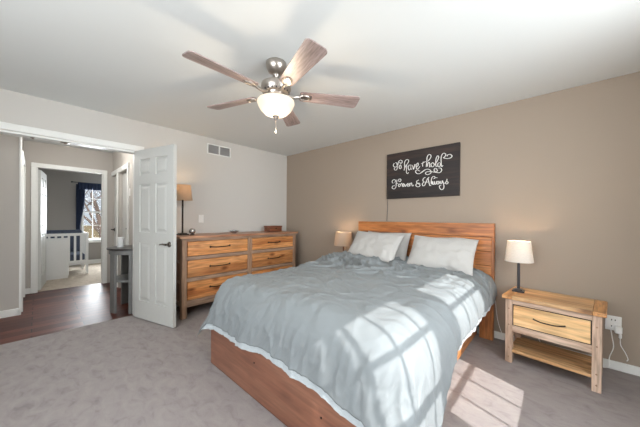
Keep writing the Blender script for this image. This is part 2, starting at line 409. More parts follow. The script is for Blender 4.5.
for lo, hi in (((2.05, -4.80, .72), (2.09, -4.76, 2.18)), ((4.31, -4.80, .72), (4.35, -4.76, 2.18)), ((2.05, -4.80, .72), (4.35, -4.76, .76)),
               ((2.05, -4.80, 2.14), (4.35, -4.76, 2.18)), ((3.17, -4.80, .72), (3.23, -4.76, 2.18))): box(w3, lo, hi)
w3 = struct(obj('added_window', w3, W['white'])); one('pane', (2.052, -4.782, .722), (4.348, -4.778, 2.178), W['glass'], w3)
w4 = B(); x = -5.21
for lo, hi in (((x, -2.49, .63), (x + .04, -2.45, 2.06)), ((x, -1.64, .63), (x + .04, -1.6, 2.06)), ((x, -2.49, .63), (x + .04, -1.6, .67)),
               ((x, -2.49, 2.02), (x + .04, -1.6, 2.06)), ((x, -2.49, 1.34), (x + .04, -1.6, 1.38)),
               ((x + .012, -2.28, .63), (x + .028, -2.262, 2.06)), ((x + .012, -2.05, .63), (x + .028, -2.032, 2.06)), ((x + .012, -1.83, .63), (x + .028, -1.812, 2.06)),
               ((x + .012, -2.49, 1.0), (x + .028, -1.6, 1.015)), ((x + .012, -2.49, 1.70), (x + .028, -1.6, 1.715))): box(w4, lo, hi)
w4 = struct(obj('window_4', w4, W['white'])); one('pane', (x + .018, -2.488, .632), (x + .021, -1.602, 2.058), W['glass'], w4)
one('window_sill', (-5.15, -2.56, .56), (-5.06, -1.53, .63), W['white'], w4, .004)

# baseboards and casings
def trim(name, lo, hi, bev=.004): return struct(one(name, lo, hi, W['white'], None, bev))
trim('baseboard_back', (0, -.014, 0), (4.75, 0, .072))
trim('baseboard_left', (0, -2.33, 0), (.014, -.014, .072))
trim('baseboard_right', (4.736, -4.7, 0), (4.75, -.014, .072))
trim('baseboard_front', (0, -4.7, 0), (4.736, -4.686, .072))
trim('baseboard_closet', (-1.09, -4.686, 0), (-1.076, -3.41, .09))
trim('baseboard_hall_right', (-1.0, -2.314, 0), (-.12, -2.3, .09))
trim('baseboard_hall_end_left', (-2.342, -3.41, 0), (-2.328, -3.33, .09))
trim('baseboard_nursery_far', (-5.15, -4.2, 0), (-5.135, -1.0, .11))
trim('baseboard_hall_corner', (-1.104, -3.424, 0), (-1.076, -3.396, .09))
# bedroom opening: head casing, side casing, jambs
trim('trim_1', (0, -4.0, 2.057), (.018, -2.35, 2.125))
trim('trim_2', (0, -2.42, 0), (.018, -2.352, 2.0565))
trim('trim_3', (-.119, -3.94, 2.035), (-.001, -2.4205, 2.0565), .002)
trim('trim_4', (-.119, -2.44, 0), (-.001, -2.4205, 2.0345), .002)
trim('trim_5', (-.138, -4.0, 2.057), (-.12, -2.35, 2.125))
# nursery doorway
trim('trim_6', (-2.342, -3.333, 0), (-2.322, -3.27, 2.0295))
trim('trim_7', (-2.342, -2.44, 0), (-2.322, -2.38, 2.0295))
trim('trim_8', (-2.342, -3.333, 2.03), (-2.322, -2.38, 2.10))
trim('trim_9', (-2.449, -3.2695, 0), (-2.3425, -3.255, 2.0295), .002)
trim('trim_10', (-2.449, -2.452, 0), (-2.3425, -2.4405, 2.0295), .002)
# hall left doorway casing, standing proud of the wall
trim('trim_11', (-1.3, -3.41, 0), (-1.215, -3.385, 1.9995))
trim('trim_12', (-2.2, -3.41, 0), (-2.12, -3.385, 1.9995))
trim('trim_13', (-2.2, -3.41, 2.0), (-1.215, -3.385, 2.085))
trim('trim_18', (-1.104, -3.414, .09), (-1.084, -3.394, 2.44), .002)
# hall right doorways
for i, (a, b) in enumerate(((-2.31, -1.87), (-1.75, -1.08))):
    trim('trim_%d' % (14 + 2 * i), (a - .03, -2.322, 2.0), (b + .06, -2.3, 2.08))
    trim('trim_%d' % (15 + 2 * i), (b, -2.322, 0), (b + .055, -2.3, 1.9995))

# ------------------------------------------------------------------ doors
def door_leaf(width, height, th, m, panels=True):
    """six-panel leaf from the hinge at x=0 along +x, thickness centred on y=0"""
    bm = B()
    t2 = th / 2; z0 = .012; s = .115 * width / .76; cs = .10 * width / .76
    if not panels:
        box(bm, (0, -t2, z0), (width, t2, height), .003); return bm
    rails = [(z0, .23), (.93, 1.06), (1.63, 1.74), (height - .115, height)]
    for a, b in rails: box(bm, (s, -t2, a), (width - s, t2, b))
    for a, b in ((0, s), (width - s, width)): box(bm, (a, -t2, z0), (b, t2, height))
    for (za, zb) in ((.23, .93), (1.06, 1.63), (1.74, height - .115)): box(bm, (width / 2 - cs / 2, -t2, za), (width / 2 + cs / 2, t2, zb))
    for (za, zb) in ((.23, .93), (1.06, 1.63), (1.74, height - .115)):
        for xa, xb in ((s, width / 2 - cs / 2), (width / 2 + cs / 2, width - s)):
            g = .005
            box(bm, (xa, -t2 + .013, za), (xb, t2 - .013, zb))
            for sg in (-1, 1):   # raised field with sloping sides
                y0, y1 = sg * (t2 - .013), sg * (t2 - .003); m1, m2 = .02, .045
                o = [bm.verts.new((px, y0, pz)) for px, pz in ((xa + m1, za + m1), (xb - m1, za + m1), (xb - m1, zb - m1), (xa + m1, zb - m1))]
                i = [bm.verts.new((px, y1, pz)) for px, pz in ((xa + m2, za + m2), (xb - m2, za + m2), (xb - m2, zb - m2), (xa + m2, zb - m2))]
                bm.faces.new(i)
                for k in range(4): bm.faces.new((o[k], o[(k + 1) % 4], i[(k + 1) % 4], i[k]))
    return bm
def lever(parent, x, z, side, m, t2=.0175, direction=-1):
    bm = B()
    mt = Matrix.Translation((x, side * t2, z)) @ Matrix.Rotation(radians(-90 * side), 4, 'X')
    lathe(bm, [(.031, 0), (.031, .005), (.026, .011), (.012, .013), (.011, .045)], 24, mt)
    y = side * (t2 + .045)
    tube(bm, catmull([(x, y, z), (x + direction * .03, y + side * .004, z + .003), (x + direction * .075, y, z + .002), (x + direction * .115, y - side * .004, z - .006)], 4), [.011] * 4 + [.010] * 4 + [.008] * 4 + [.006], 10)
    return obj('handle', bm, m, parent, True, angle=radians(50))
def hinges(parent, zs, m, y):
    for z in zs:
        bm = B(); tube(bm, [(0, y, z - .045), (0, y, z + .045)], .008, 10); obj('hinge', bm, m, parent)
bang = math.atan2(.211, .723)
d1 = struct(obj('door_1', door_leaf(.752, 2.05, .036, W['door']), W['door']))
d1.location = (.012, -2.437, 0); d1.rotation_euler.z = bang
lever(d1, .685, .935, -1, W['handle']); lever(d1, .685, .935, 1, W['handle'])
hinges(d1, (.25, 1.02, 1.82), W['nickel'], .02)
d2 = struct(obj('door_2', door_leaf(.735, 2.01, .036, W['door']), W['door']))
d2.location = (-2.475, -3.24, 0); d2.rotation_euler.z = radians(174) ; lever(d2, .68, .93, 1, W['nickel'])
hinges(d2, (.28, 1.0, 1.72), W['nickel'], .024)
for z in (.46, 1.05, 1.76):
    o = one('hinge_plate', (-.012, .02, z - .05), (.03, .026, z + .05), W['nickel'], d2)
d3 = struct(obj('door_3', door_leaf(.438, 1.99, .036, W['door']), W['door'])); d3.location = (-2.309, -2.262, 0)
lever(d3, .045, 1.0, -1, W['bronze'], direction=1)
d4 = struct(obj('door_4', door_leaf(.668, 1.99, .036, W['door'], False), W['door'])); d4.location = (-1.749, -2.235, 0)
lever(d4, .60, 1.05, -1, W['bronze'])
d5 = struct(obj('door_5', door_leaf(.818, 1.99, .036, W['door']), W['door'])); d5.location = (-2.119, -3.46, 0)

# small fixtures in the setting
for i, (y, r, lab) in enumerate(((-3.292, .013, 'tiny metal catch plate under the door head, the left and smaller of the two'), (-3.056, .028, 'metal ball catch under the door head, near its middle'))):
    bm = B(); lathe(bm, [(r * 1.5, 2.0345), (r * 1.5, 2.030), (r * .8, 2.028), (r * .4, 2.018)], 20, Matrix.Translation((-.04, y, 0)))
    tag(obj('ball_catch', bm, W['nickel'], None, True), lab, 'door catch')

vent = thing('wall_vent', 'white return air vent with two grey louvred panels high on the light wall', 'vent', (0, -1.362, 2.276))
bm = B()
for lo, hi in (((0, -.19, .063), (.012, .19, .078)), ((0, -.19, -.078), (.012, .19, -.063)), ((0, -.19, -.063), (.012, -.172, .063)), ((0, .172, -.063), (.012, .19, .063)), ((0, -.009, -.063), (.012, .009, .063))): box(bm, lo, hi, .001)
obj('frame', bm, W['white'], vent)
for s in (-1, 1):
    bm = B(); a, b = sorted((s * .009, s * .172)); box(bm, (.0005, a, -.063), (.002, b, .063))
    for k in range(11):
        z = -.056 + k * .0112
        box(bm, (-.004, a, -.0008), (.004, b, .0008), 0, Matrix.Translation((.006, 0, z)) @ Matrix.Rotation(radians(40), 4, 'Y'))
    obj('louvre_panel', bm, W['vent_dark'], vent)

sw = thing('light_switch', 'white light switch plate on the light wall above the dresser', 'light switch', (0, -1.632, 1.222))
one('plate', (0, -.036, -.058), (.005, .036, .058), W['plastic'], sw, .002); one('rocker', (.005, -.016, -.033), (.009, .016, .033), W['plastic'], sw, .001)
sw2 = thing('light_switch', 'white light switch on the hall wall beside the far doorway', 'light switch', (-.99, -2.3, 1.62))
one('plate', (-.036, -.005, -.058), (.036, 0, .058), W['plastic'], sw2, .002); one('rocker', (-.016, -.009, -.033), (.016, -.005, .033), W['plastic'], sw2, .001)

# ================================================================== BED
bed = thing('bed', 'queen bed with orange pine headboard and reddish brown footboard against taupe wall', 'bed', (2.545, -1.15, 0))
bx = lambda x: x - 2.545
by = lambda y: y + 1.15
def bpart(name, lo, hi, m, bev=.004, parent=None):
    return one(name, (bx(lo[0]), by(lo[1]), lo[2]), (bx(hi[0]), by(hi[1]), hi[2]), m, parent or bed, bev)
hb = B(); off = Vector((-2.545, 1.15, 0))
for k, (a, b) in enumerate(((1.062, 1.202), (.914, 1.058), (.766, .910), (.618, .762), (.47, .614), (.32, .466))):
    lo, hi = ((1.74, 3.395) if k == 0 else (1.762, 3.373))
    box(hb, Vector((lo, -.106 if k else -.112, a)) + off, Vector((hi, -.072 if k else -.04, b)) + off, .003)
headboard = obj('headboard', hb, W['hb_x'], bed)
for a, b in ((1.74, 1.863), (3.272, 3.395)): bpart('post', (a, -.0715, 0), (b, -.042, 1.060), W['hb_z'])
for a, b in ((1.74, 1.7615), (3.3735, 3.395)): bpart('edge_strip', (a, -.108, .32), (b, -.072, 1.060), W['hb_z'], .002)
for a, b in ((1.74, 1.863), (3.272, 3.395)): bpart('foot', (a, -.108, 0), (b, -.072, .3195), W['hb_z'], .003)
bpart('footboard', (1.695, -2.256, 0.0), (3.39, -2.218, .35), W['foot_x'], .004)
bpart('side_rail', (3.215, -2.217, .03), (3.25, -.107, .36), W['rail_y'], .003)
bpart('side_rail', (1.84, -2.217, .03), (1.875, -.107, .36), W['rail_y'], .003)
bpart('slat_base', (1.88, -2.21, .24), (3.21, -.115, .275), W['rail_y'], .002)
for x in (2.0, 2.62, 2.94): 
    bm = B(); lathe(bm, [(.006, 0), (.006, .003), (.003, .004)], 10, Matrix.Translation((bx(x + .35), by(-2.256), .20 + .05 * (x < 2.5))) @ Matrix.Rotation(radians(90), 4, 'X'))
    obj('bolt', bm, W['bronze'], bed)
mt = B(); box(mt, (1.90, -2.19, .2752), (3.20, -.12, .60), .05, seg=3)
tag(obj('mattress', mt, W['mattress'], None, True), 'white mattress lying under the grey duvet on the bed', 'mattress')

# ------------------------------------------------------------------ duvet
def sstep(a, b, x):
    t = min(1, max(0, (x - a) / (b - a))); return t * t * (3 - 2 * t)
X0, X1, Y0, Y1, RR, ZT = 1.83, 3.235, -2.075, -.16, .20, .705
def duvet_pt(a, b, inset=0.0, extra=0.0):
    """sheet coordinate -> draped point"""
    cx = min(max(a, X0), X1); cy = max(b, Y0)
    dx, dy = a - cx, b - cy; Ld = sqrt(dx * dx + dy * dy)
    n = Vector((dx, dy, 0)) / Ld if Ld > 1e-6 else Vector((0, 0, 0))
    corner = abs(n.x * n.y) * 2
    q = RR * pi / 2
    R_ = RR - inset
    # puffed and crumpled top
    head = sstep(-1.45, -.75, b)
    puff = .018 * sin(pi * (cx - X0) / (X1 - X0)) + .012
    wv = noise.noise(Vector((a * 2.2, b * 2.0, 3.1))) * .016
    p = Vector((a * 5.5 + .6 * noise.noise(Vector((a * 3, b * 3, 9))), b * 7.5 + .6 * noise.noise(Vector((a * 3, b * 3, 4))), 1.7))
    rid = (1 - abs(noise.noise(p)) * 2.2) ** 3
    rid2 = (1 - abs(noise.noise(p * 2.1 + Vector((5, 1, 2)))) * 2.0) ** 2
    mid = sstep(1.0, .0, abs(b + 1.0) / 1.1)
    left = sstep(3.3, 2.0, a)
    crumple = (.054 * rid + .026 * rid2) * (.22 + .78 * head) * (.35 + .65 * left)
    fadetop = sstep(q * 1.2, q * .3, Ld)
    z = ZT + puff * (1 - sstep(0, q, Ld)) + (wv + crumple) * (.4 + .6 * fadetop) + .035 * sstep(-1.3, -.6, b) * (1 - sstep(1.8, 2.6, a)) 
    # stitched seam welts running down the length
    per = (cx if abs(n.y) > .5 or Ld == 0 else (Y0 - cy)) 
    ang = math.atan2(n.y, n.x) if Ld > 1e-6 else 0
    if Ld < q: 
        th = Ld / RR; out = R_ * sin(th); drop = (RR) * (1 - cos(th)); hang = 0
    else:
        hang = Ld - q; out = R_; drop = RR + hang
    s = cx * 1.0 - cy * 1.0 + (ang * .18 if corner > .01 else 0)
    amp = sstep(.10, .55, Ld)
    sl = s + .16 * Ld
    fold = .6 * sin(sl * 12 + 3 * noise.noise(Vector((sl * 2.1, .3, 0)))) * .55 + sin(sl * 27 + 4 * noise.noise(Vector((sl * 3.7, 1.3, 0)))) * .16
    fold *= .5 + .9 * abs(noise.noise(Vector((sl * 1.6, 2.2, Ld * .5)))) * 2
    fold += noise.noise(Vector((sl * 16, Ld * 4, 7))) * .25
    cv = Vector((sl * 9, Ld * 3.2, 2.0)); cr1 = (1 - abs(noise.noise(cv)) * 2.4); cr2 = (1 - abs(noise.noise(Vector((sl * 21 + Ld * 4, Ld * 6, 6.0)))) * 2.2)
    fold += (.9 * max(0, cr1) ** 3 + .5 * max(0, cr2) ** 2 - .4) * (1 - .6 * sstep(.3, .5, Ld))
    foot = sstep(.3, .9, -n.y) if Ld > 0 else 0
    o_ = out + fold * amp * (.016 + .012 * foot + .022 * corner) + hang * (.05 + .10 * foot + .25 * corner)
    P = Vector((cx, cy, 0)) + n * o_
    P.z = z - drop - extra
    # corner of the sheet kicks outward at the left of the foot
    if n.x < -.2 and n.y < -.2:
        P.x -= .10 * corner * sstep(.35, .7, Ld); P.z += .03 * corner * sstep(.4, .7, Ld)
    P.z = max(P.z, .035)
    return P
def right_ext(b): return .345 + .30 * sstep(-1.45, -2.05, b)
def left_ext(b): return .43
def foot_ext(a): return .445 + .005 * sin(a * 7) + .05 * sstep(2.9, 3.3, a) - .02 * sstep(2.2, 2.6, a)
def duvet_grid(na, nb, inset=0.0, addl=0.0, strip=False):
    bm = B(); G = []
    for j in range(nb + 1):
        v = j / nb; row = []
        for i in range(na + 1):
            u = i / na
            bb = Y1 + (Y0 - .5 - Y1) * v
            la, ra = left_ext(bb) + addl, right_ext(bb) + addl
            a = X0 - la + (X1 + ra - X0 + la) * u
            fe = foot_ext(a) + addl
            b = Y1 + (Y0 - fe - Y1) * v
            row.append(bm.verts.new(duvet_pt(a, b, inset)))
        G.append(row)
    for j in range(nb):
        for i in range(na):
            if strip:
                w = int(na * .12); h = int(nb * .86)
                if not (i < w or i >= na - w or j >= h): continue
            bm.faces.new((G[j][i], G[j][i + 1], G[j + 1][i + 1], G[j + 1][i]))
    if strip:
        for v in [v for v in bm.verts if not v.link_faces]: bm.verts.remove(v)
    return bm
dv = tag(obj('duvet', duvet_grid(250, 270), W['duvet'], None, True), 'rumpled grey blue duvet spread over the bed and hanging over its foot', 'duvet')
md = dv.modifiers.new('thickness', 'SOLIDIFY'); md.thickness = .012; md.offset = -1
ln = obj('lining', duvet_grid(200, 220, .014, .045, True), W['lining'], dv, True)
ln['label'] = 'pale underside of the duvet showing below the hem'

# ------------------------------------------------------------------ pillows
def pillow(label, w, h, t, centre, lean, yaw, roll=0, seed=0):
    bm = B(); n = 44; G = {}
    for s in (1, -1):
        for i in range(n + 1):
            for j in range(n + 1):
                u = sin(pi / 2 * (-1 + 2 * i / n)); v = sin(pi / 2 * (-1 + 2 * j / n))
                edge = i in (0, n) or j in (0, n)
                if s < 0 and edge: continue
                x = w / 2 * u * (1 - .045 * (1 - v * v)); y = h / 2 * v * (1 - .06 * (1 - u * u))
                th = max(0, (1 - abs(u) ** 3.2) * (1 - abs(v) ** 2.8)) ** .55
                wr = noise.noise(Vector((x * 7 + seed, y * 7, seed))) * .018 + noise.noise(Vector((x * 17, y * 15 + seed, 2))) * .010
                cr = max(abs(u), abs(v)) ** 2
                wr += sin(math.atan2(y, x) * 17 + seed) * .010 * cr * (1 - cr)
                z = s * (t / 2 * th + wr * th * .9) 
                y -= .018 * noise.noise(Vector((x * 4, seed, s))) * abs(v)
                G[s, i, j] = bm.verts.new((x, y, z))
    for s in (1, -1):
        for i in range(n):
            for j in range(n):
                g = lambda a, b: G.get((s, a, b)) or G[1, a, b]
                bm.faces.new((g(i, j), g(i + 1, j), g(i + 1, j + 1), g(i, j + 1)))
    o = obj('pillow', bm, W['pillow'], None, True)
    o.rotation_euler = (radians(lean), radians(roll), radians(yaw)); o.location = centre
    return tag(o, label, 'pillow')
pillow('light grey pillow at the left of the headboard, in front of another pillow', .68, .43, .17, (2.175, -.42, .892), 52, -2, 2, 1)
pillow('light grey pillow tucked behind the front left pillow, its right end showing', .62, .42, .12, (2.235, -.225, .878), 66, 0, 0, 5)
pillow('single wide light grey pillow at the right of the headboard', .66, .41, .17, (2.955, -.36, .878), 54, 1, 1, 9)

# ================================================================== NIGHTSTANDS
def nightstand(label, loc, rz, hx=.288):
    t = thing('nightstand', label, 'nightstand', loc, rz, 'pine nightstands')
    hy = .195
    tp = B(); box(tp, (-hx + .05, -hy - .022, .555), (hx - .05, hy + .015, .585), .003); obj('tabletop', tp, W['ns_top'], t)
    for s in (-1, 1): 
        a, b = sorted((s * (hx - .048), s * (hx + .022))); one('end_board', (a, -hy - .022, .555), (b, hy + .015, .585), W['ns_end'], t, .004)
    for sx in (-1, 1):
        for sy in (-1, 1):
            a, b = sorted((sx * (hx - .05), sx * hx)); c, d = sorted((sy * (hy - .05), sy * hy))
            lg = one('leg', (a, c, 0), (b, d, .554), W['ns_leg'], t, .003)
            if sy < 0:
                for z in (.05, .13, .33, .47):
                    bm = B(); bm2 = Matrix.Translation(((a + b) / 2, -hy, z)) @ Matrix.Rotation(radians(90), 4, 'X')
                    lathe(bm, [(.006, -.001), (.006, .0012), (.003, .0016)], 10, bm2)
                    obj('peg', bm, W['grey_z'], lg)
    one('apron', (-hx + .05, -hy + .006, .512), (hx - .05, -hy + .03, .554), W['ns_rail'], t, .002)
    one('lower_rail', (-hx + .05, -hy + .006, .272), (hx - .05, -hy + .03, .328), W['ns_rail'], t, .002)
    for s in (-1, 1):
        a, b = sorted((s * (hx - .012), s * (hx - .034))); one('side_panel', (a, -hy + .05, .272), (b, hy - .05, .554), W['ns_rail'], t, .002)
    one('back_panel', (-hx + .05, hy - .03, .272), (hx - .05, hy - .012, .554), W['ns_rail'], t, .002)
    bm = B(); box(bm, (-hx + .05, -hy + .012, .328), (hx - .05, -hy + .022, .512)); obj('drawer_gap', bm, W['black'], t)
    dr = B(); box(dr, (-hx + .057, -hy + .002, .336), (hx - .057, -hy + .02, .504), .002); box(dr, (-hx + .07, -hy + .0225, .34), (hx - .07, hy - .04, .49)); dr = obj('drawer', dr, W['ns_drawer'], t)
    bm = B(); tube(bm, catmull([(x_ * min(1, hx / .288 + .1), y_, z_) for x_, y_, z_ in ((-.095, -hy + .003, .425), (-.088, -hy - .018, .427), (-.04, -hy - .026, .418), (.04, -hy - .026, .418), (.088, -hy - .018, .427), (.095, -hy + .003, .425))], 5), .0052, 8)
    obj('handle', bm, W['bronze'], dr, True)
    one('shelf', (-hx + .02, -hy + .012, .090), (hx - .02, hy - .012, .115), W['ns_top'], t, .002)
    return t
nightstand('light pine nightstand with one drawer and open shelf, right of the bed', (3.846, -.312, 0), radians(-6))
nightstand('pine nightstand hidden behind the bed under the left bedside lamp', (1.40, -.26, 0), 0, .125)

# ================================================================== LAMPS
def table_lamp(label, loc, h_base, sh_bot, sh_top, z_top, m, mshade, base=(.045, .03), square=True, power=6, sides=40, group=None):
    t = thing('table_lamp', label, 'lamp', loc, 0, group)
    bm = B()
    if square: box(bm, (-base[0], -base[0], 0), (base[0], base[0], .014), .003); box(bm, (-base[1], -base[1], .014), (base[1], base[1], .026), .003)
    else: lathe(bm, [(base[0], 0), (base[0], .012), (base[1], .02), (.012, .03)], 28)
    obj('base', bm, m, t)
    bm = B(); lathe(bm, [(.011, .02), (.011, z_top - .10)], 16); lathe(bm, [(.015, z_top - .13), (.017, z_top - .10), (.013, z_top - .075)], 16); obj('pole', bm, m, t, True, angle=radians(50))
    zb = h_base
    bm = B(); lathe(bm, [(sh_bot, zb), (sh_top, z_top), (sh_top - .003, z_top), (sh_bot - .003, zb), (sh_bot, zb)], sides, cap=False)
    sh = obj('lamp_shade', bm, mshade, t, True, angle=radians(60))
    bm = B()
    for k in range(3):
        a = 2 * pi * k / 3; tube(bm, [(0, 0, z_top - .02), ((sh_top - .002) * cos(a), (sh_top - .002) * sin(a), z_top - .006)], .002, 6)
    obj('spider', bm, W['nickel'], sh)
    bm = B(); lathe(bm, [(.008, z_top - .08), (.022, z_top - .06), (.022, z_top - .045), (.006, z_top - .03)], 16); obj('bulb', bm, W['bulb'], t, True)
    l = bpy.data.lights.new('bulb_light', 'POINT'); l.energy = power; l.color = (1, .70, .42); l.shadow_soft_size = .03
    o = bpy.data.objects.new('bulb_light', l); COL.objects.link(o); o.parent = t; o.location = (0, 0, z_top - .045)
    return t
table_lamp('small lit lamp with white shade on the light pine nightstand right of the bed', (3.612, -.275, .5852), .275, .108, .086, .462, W['dkmetal'], W['shade'], power=4.0)
table_lamp('small lit lamp with cream shade at the left side of the bed', (1.515, -.165, .5852), .255, .145, .118, .455, W['lampwood'], W['shade_cream'], power=3.6)
LZ = 1.008
table_lamp('taller lit lamp with tan linen shade on the dresser beside the open door', (.25, -1.975, LZ + .0003), .455, .118, .092, .655, W['bronze'], W['shade_tan'], base=(.06, .045), power=4.0)

# ================================================================== DRESSER
DY0, DY1, DX0, DX1 = -2.085, -.240, .035, .54
ds = thing('dresser', 'wide knotty orange pine dresser of six drawers against the light wall', 'dresser', (.28, (DY0 + DY1) / 2, 0))
ox, oy = .28, (DY0 + DY1) / 2
def dpart(name, lo, hi, m, bev=.003, parent=None): return one(name, (lo[0] - ox, lo[1] - oy, lo[2]), (hi[0] - ox, hi[1] - oy, hi[2]), m, parent or ds, bev)
dpart('top', (DX0 - .01, DY0 - .03, LZ - .028), (DX1 + .025, DY1 + .03, LZ), W['dresser_top'], .004)
dpart('cornice', (DX0, DY0 - .006, LZ - .046), (DX1 + .008, DY1 + .006, LZ - .0285), W['grey_y'])
PW = .062; ZB = LZ - .047
for ya in (DY0, DY1 - PW):
    for xa in (DX0, DX1 - .06): dpart('leg', (xa, ya, 0), (xa + .06, ya + PW, ZB), W['grey_z'], .004)
CY0, CY1 = -1.18, -1.11
dpart('divider', (DX1 - .045, CY0, .125), (DX1 - .002, CY1, ZB), W['grey_z'])
rows = [(.755, .943), (.49, .71), (.215, .445)]
for a, b in ((ZB - .018, ZB), (.71, .755), (.445, .49), (.135, .215)):
    for ya, yb in ((DY0 + PW, CY0), (CY1, DY1 - PW)): dpart('rail', (DX1 - .04, ya, a), (DX1 - .004, yb, b), W['grey_y'], .002)
for ya in (DY0, DY1 - .02):
    yb = ya + .02 if ya == DY0 else ya + .02
    yy = (ya + .012, ya + .03) if ya == DY0 else (ya - .01, ya + .008)
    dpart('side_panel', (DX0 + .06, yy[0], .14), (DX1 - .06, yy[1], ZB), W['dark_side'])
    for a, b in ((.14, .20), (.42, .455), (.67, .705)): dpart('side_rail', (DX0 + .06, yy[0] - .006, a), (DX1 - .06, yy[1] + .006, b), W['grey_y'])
dpart('back_panel', (DX0, DY0 + PW, .14), (DX0 + .015, DY1 - PW, ZB), W['dark_side'])
for r, (za, zb) in enumerate(rows):
    for c, (ya, yb) in enumerate(((DY0 + PW, CY0), (CY1, DY1 - PW))):
        d = B(); o_ = Vector((-ox, -oy, 0))
        box(d, Vector((DX1 - .022, ya + .006, za + .006)) + o_, Vector((DX1 + .001, yb - .006, zb - .004)) + o_, .003)
        box(d, Vector((DX0 + .04, ya + .02, za + .02)) + o_, Vector((DX1 - .0225, yb - .02, zb - .02)) + o_)
        dr = obj('drawer', d, W['dresser_y'], ds)
        bm = B(); ym = (ya + yb) / 2 - oy; zm = (za + zb) / 2 + .01; xf = DX1 + .0005 - ox; w_ = .115 if c else .135
        tube(bm, catmull([(xf, ym - w_, zm), (xf + .02, ym - w_ + .008, zm + .002), (xf + .028, ym - w_ * .5, zm - .004), (xf + .028, ym + w_ * .5, zm - .004), (xf + .02, ym + w_ - .008, zm + .002), (xf, ym + w_, zm)], 5), .0065, 8)
        for s in (-1, 1):
            lathe(bm, [(.013, 0), (.013, .003), (.006, .006)], 12, Matrix.Translation((xf - .0008, ym + s * w_, zm)) @ Matrix.Rotation(radians(90), 4, 'Y'))
        obj('handle', bm, W['bronze'], dr, True)

# things on the dresser
clk = thing('globe_ornament', 'small round silver ornament on the dresser in front of the lamp', 'ornament', (.27, -1.86, LZ + .0003))
bm = B(); lathe(bm, [(.028, 0), (.028, .008), (.012, .014)], 24); obj('base', bm, W['dkmetal'], clk, True)
bm = B(); lathe(bm, [(.010, .012), (.030, .02), (.042, .042), (.040, .062), (.026, .082), (.004, .09)], 28); obj('globe', bm, W['mirror'], clk, True)
pl = thing('small_tray', 'small flat dark tray on the dresser at the foot of the tan lamp', 'tray', (.27, -1.93, LZ + .0003))
one('plate', (-.03, -.035, 0), (.03, .02, .012), W['dkmetal'], pl, .003)
dish = thing('trinket_dish', 'shallow silver dish in the middle of the dresser top', 'dish', (.30, -1.27, LZ + .0003))
bm = B(); lathe(bm, [(.03, 0), (.032, .004), (.062, .026), (.078, .034), (.074, .037), (.055, .028), (.02, .010)], 32); obj('bowl', bm, W['mirror'], dish, True)
bm = B(); tube(bm, catmull([(-.03, -.05, .034), (-.01, 0, .046), (.0, .05, .036)], 5), .006, 8); obj('handle', bm, W['mirror'], dish, True)
bx_ = thing('wooden_box', 'small brown wooden keepsake box on the right end of the dresser', 'box', (.24, -.50, LZ + .0003), radians(4))
one('body', (-.075, -.135, 0), (.075, .135, .072), W['box'], bx_, .003); one('lid', (-.082, -.142, .0725), (.082, .142, .098), W['box'], bx_, .004)
bm = B(); box(bm, (.0752, -.012, .045), (.079, .012, .066), .001); obj('clasp', bm, W['bronze'], bx_)

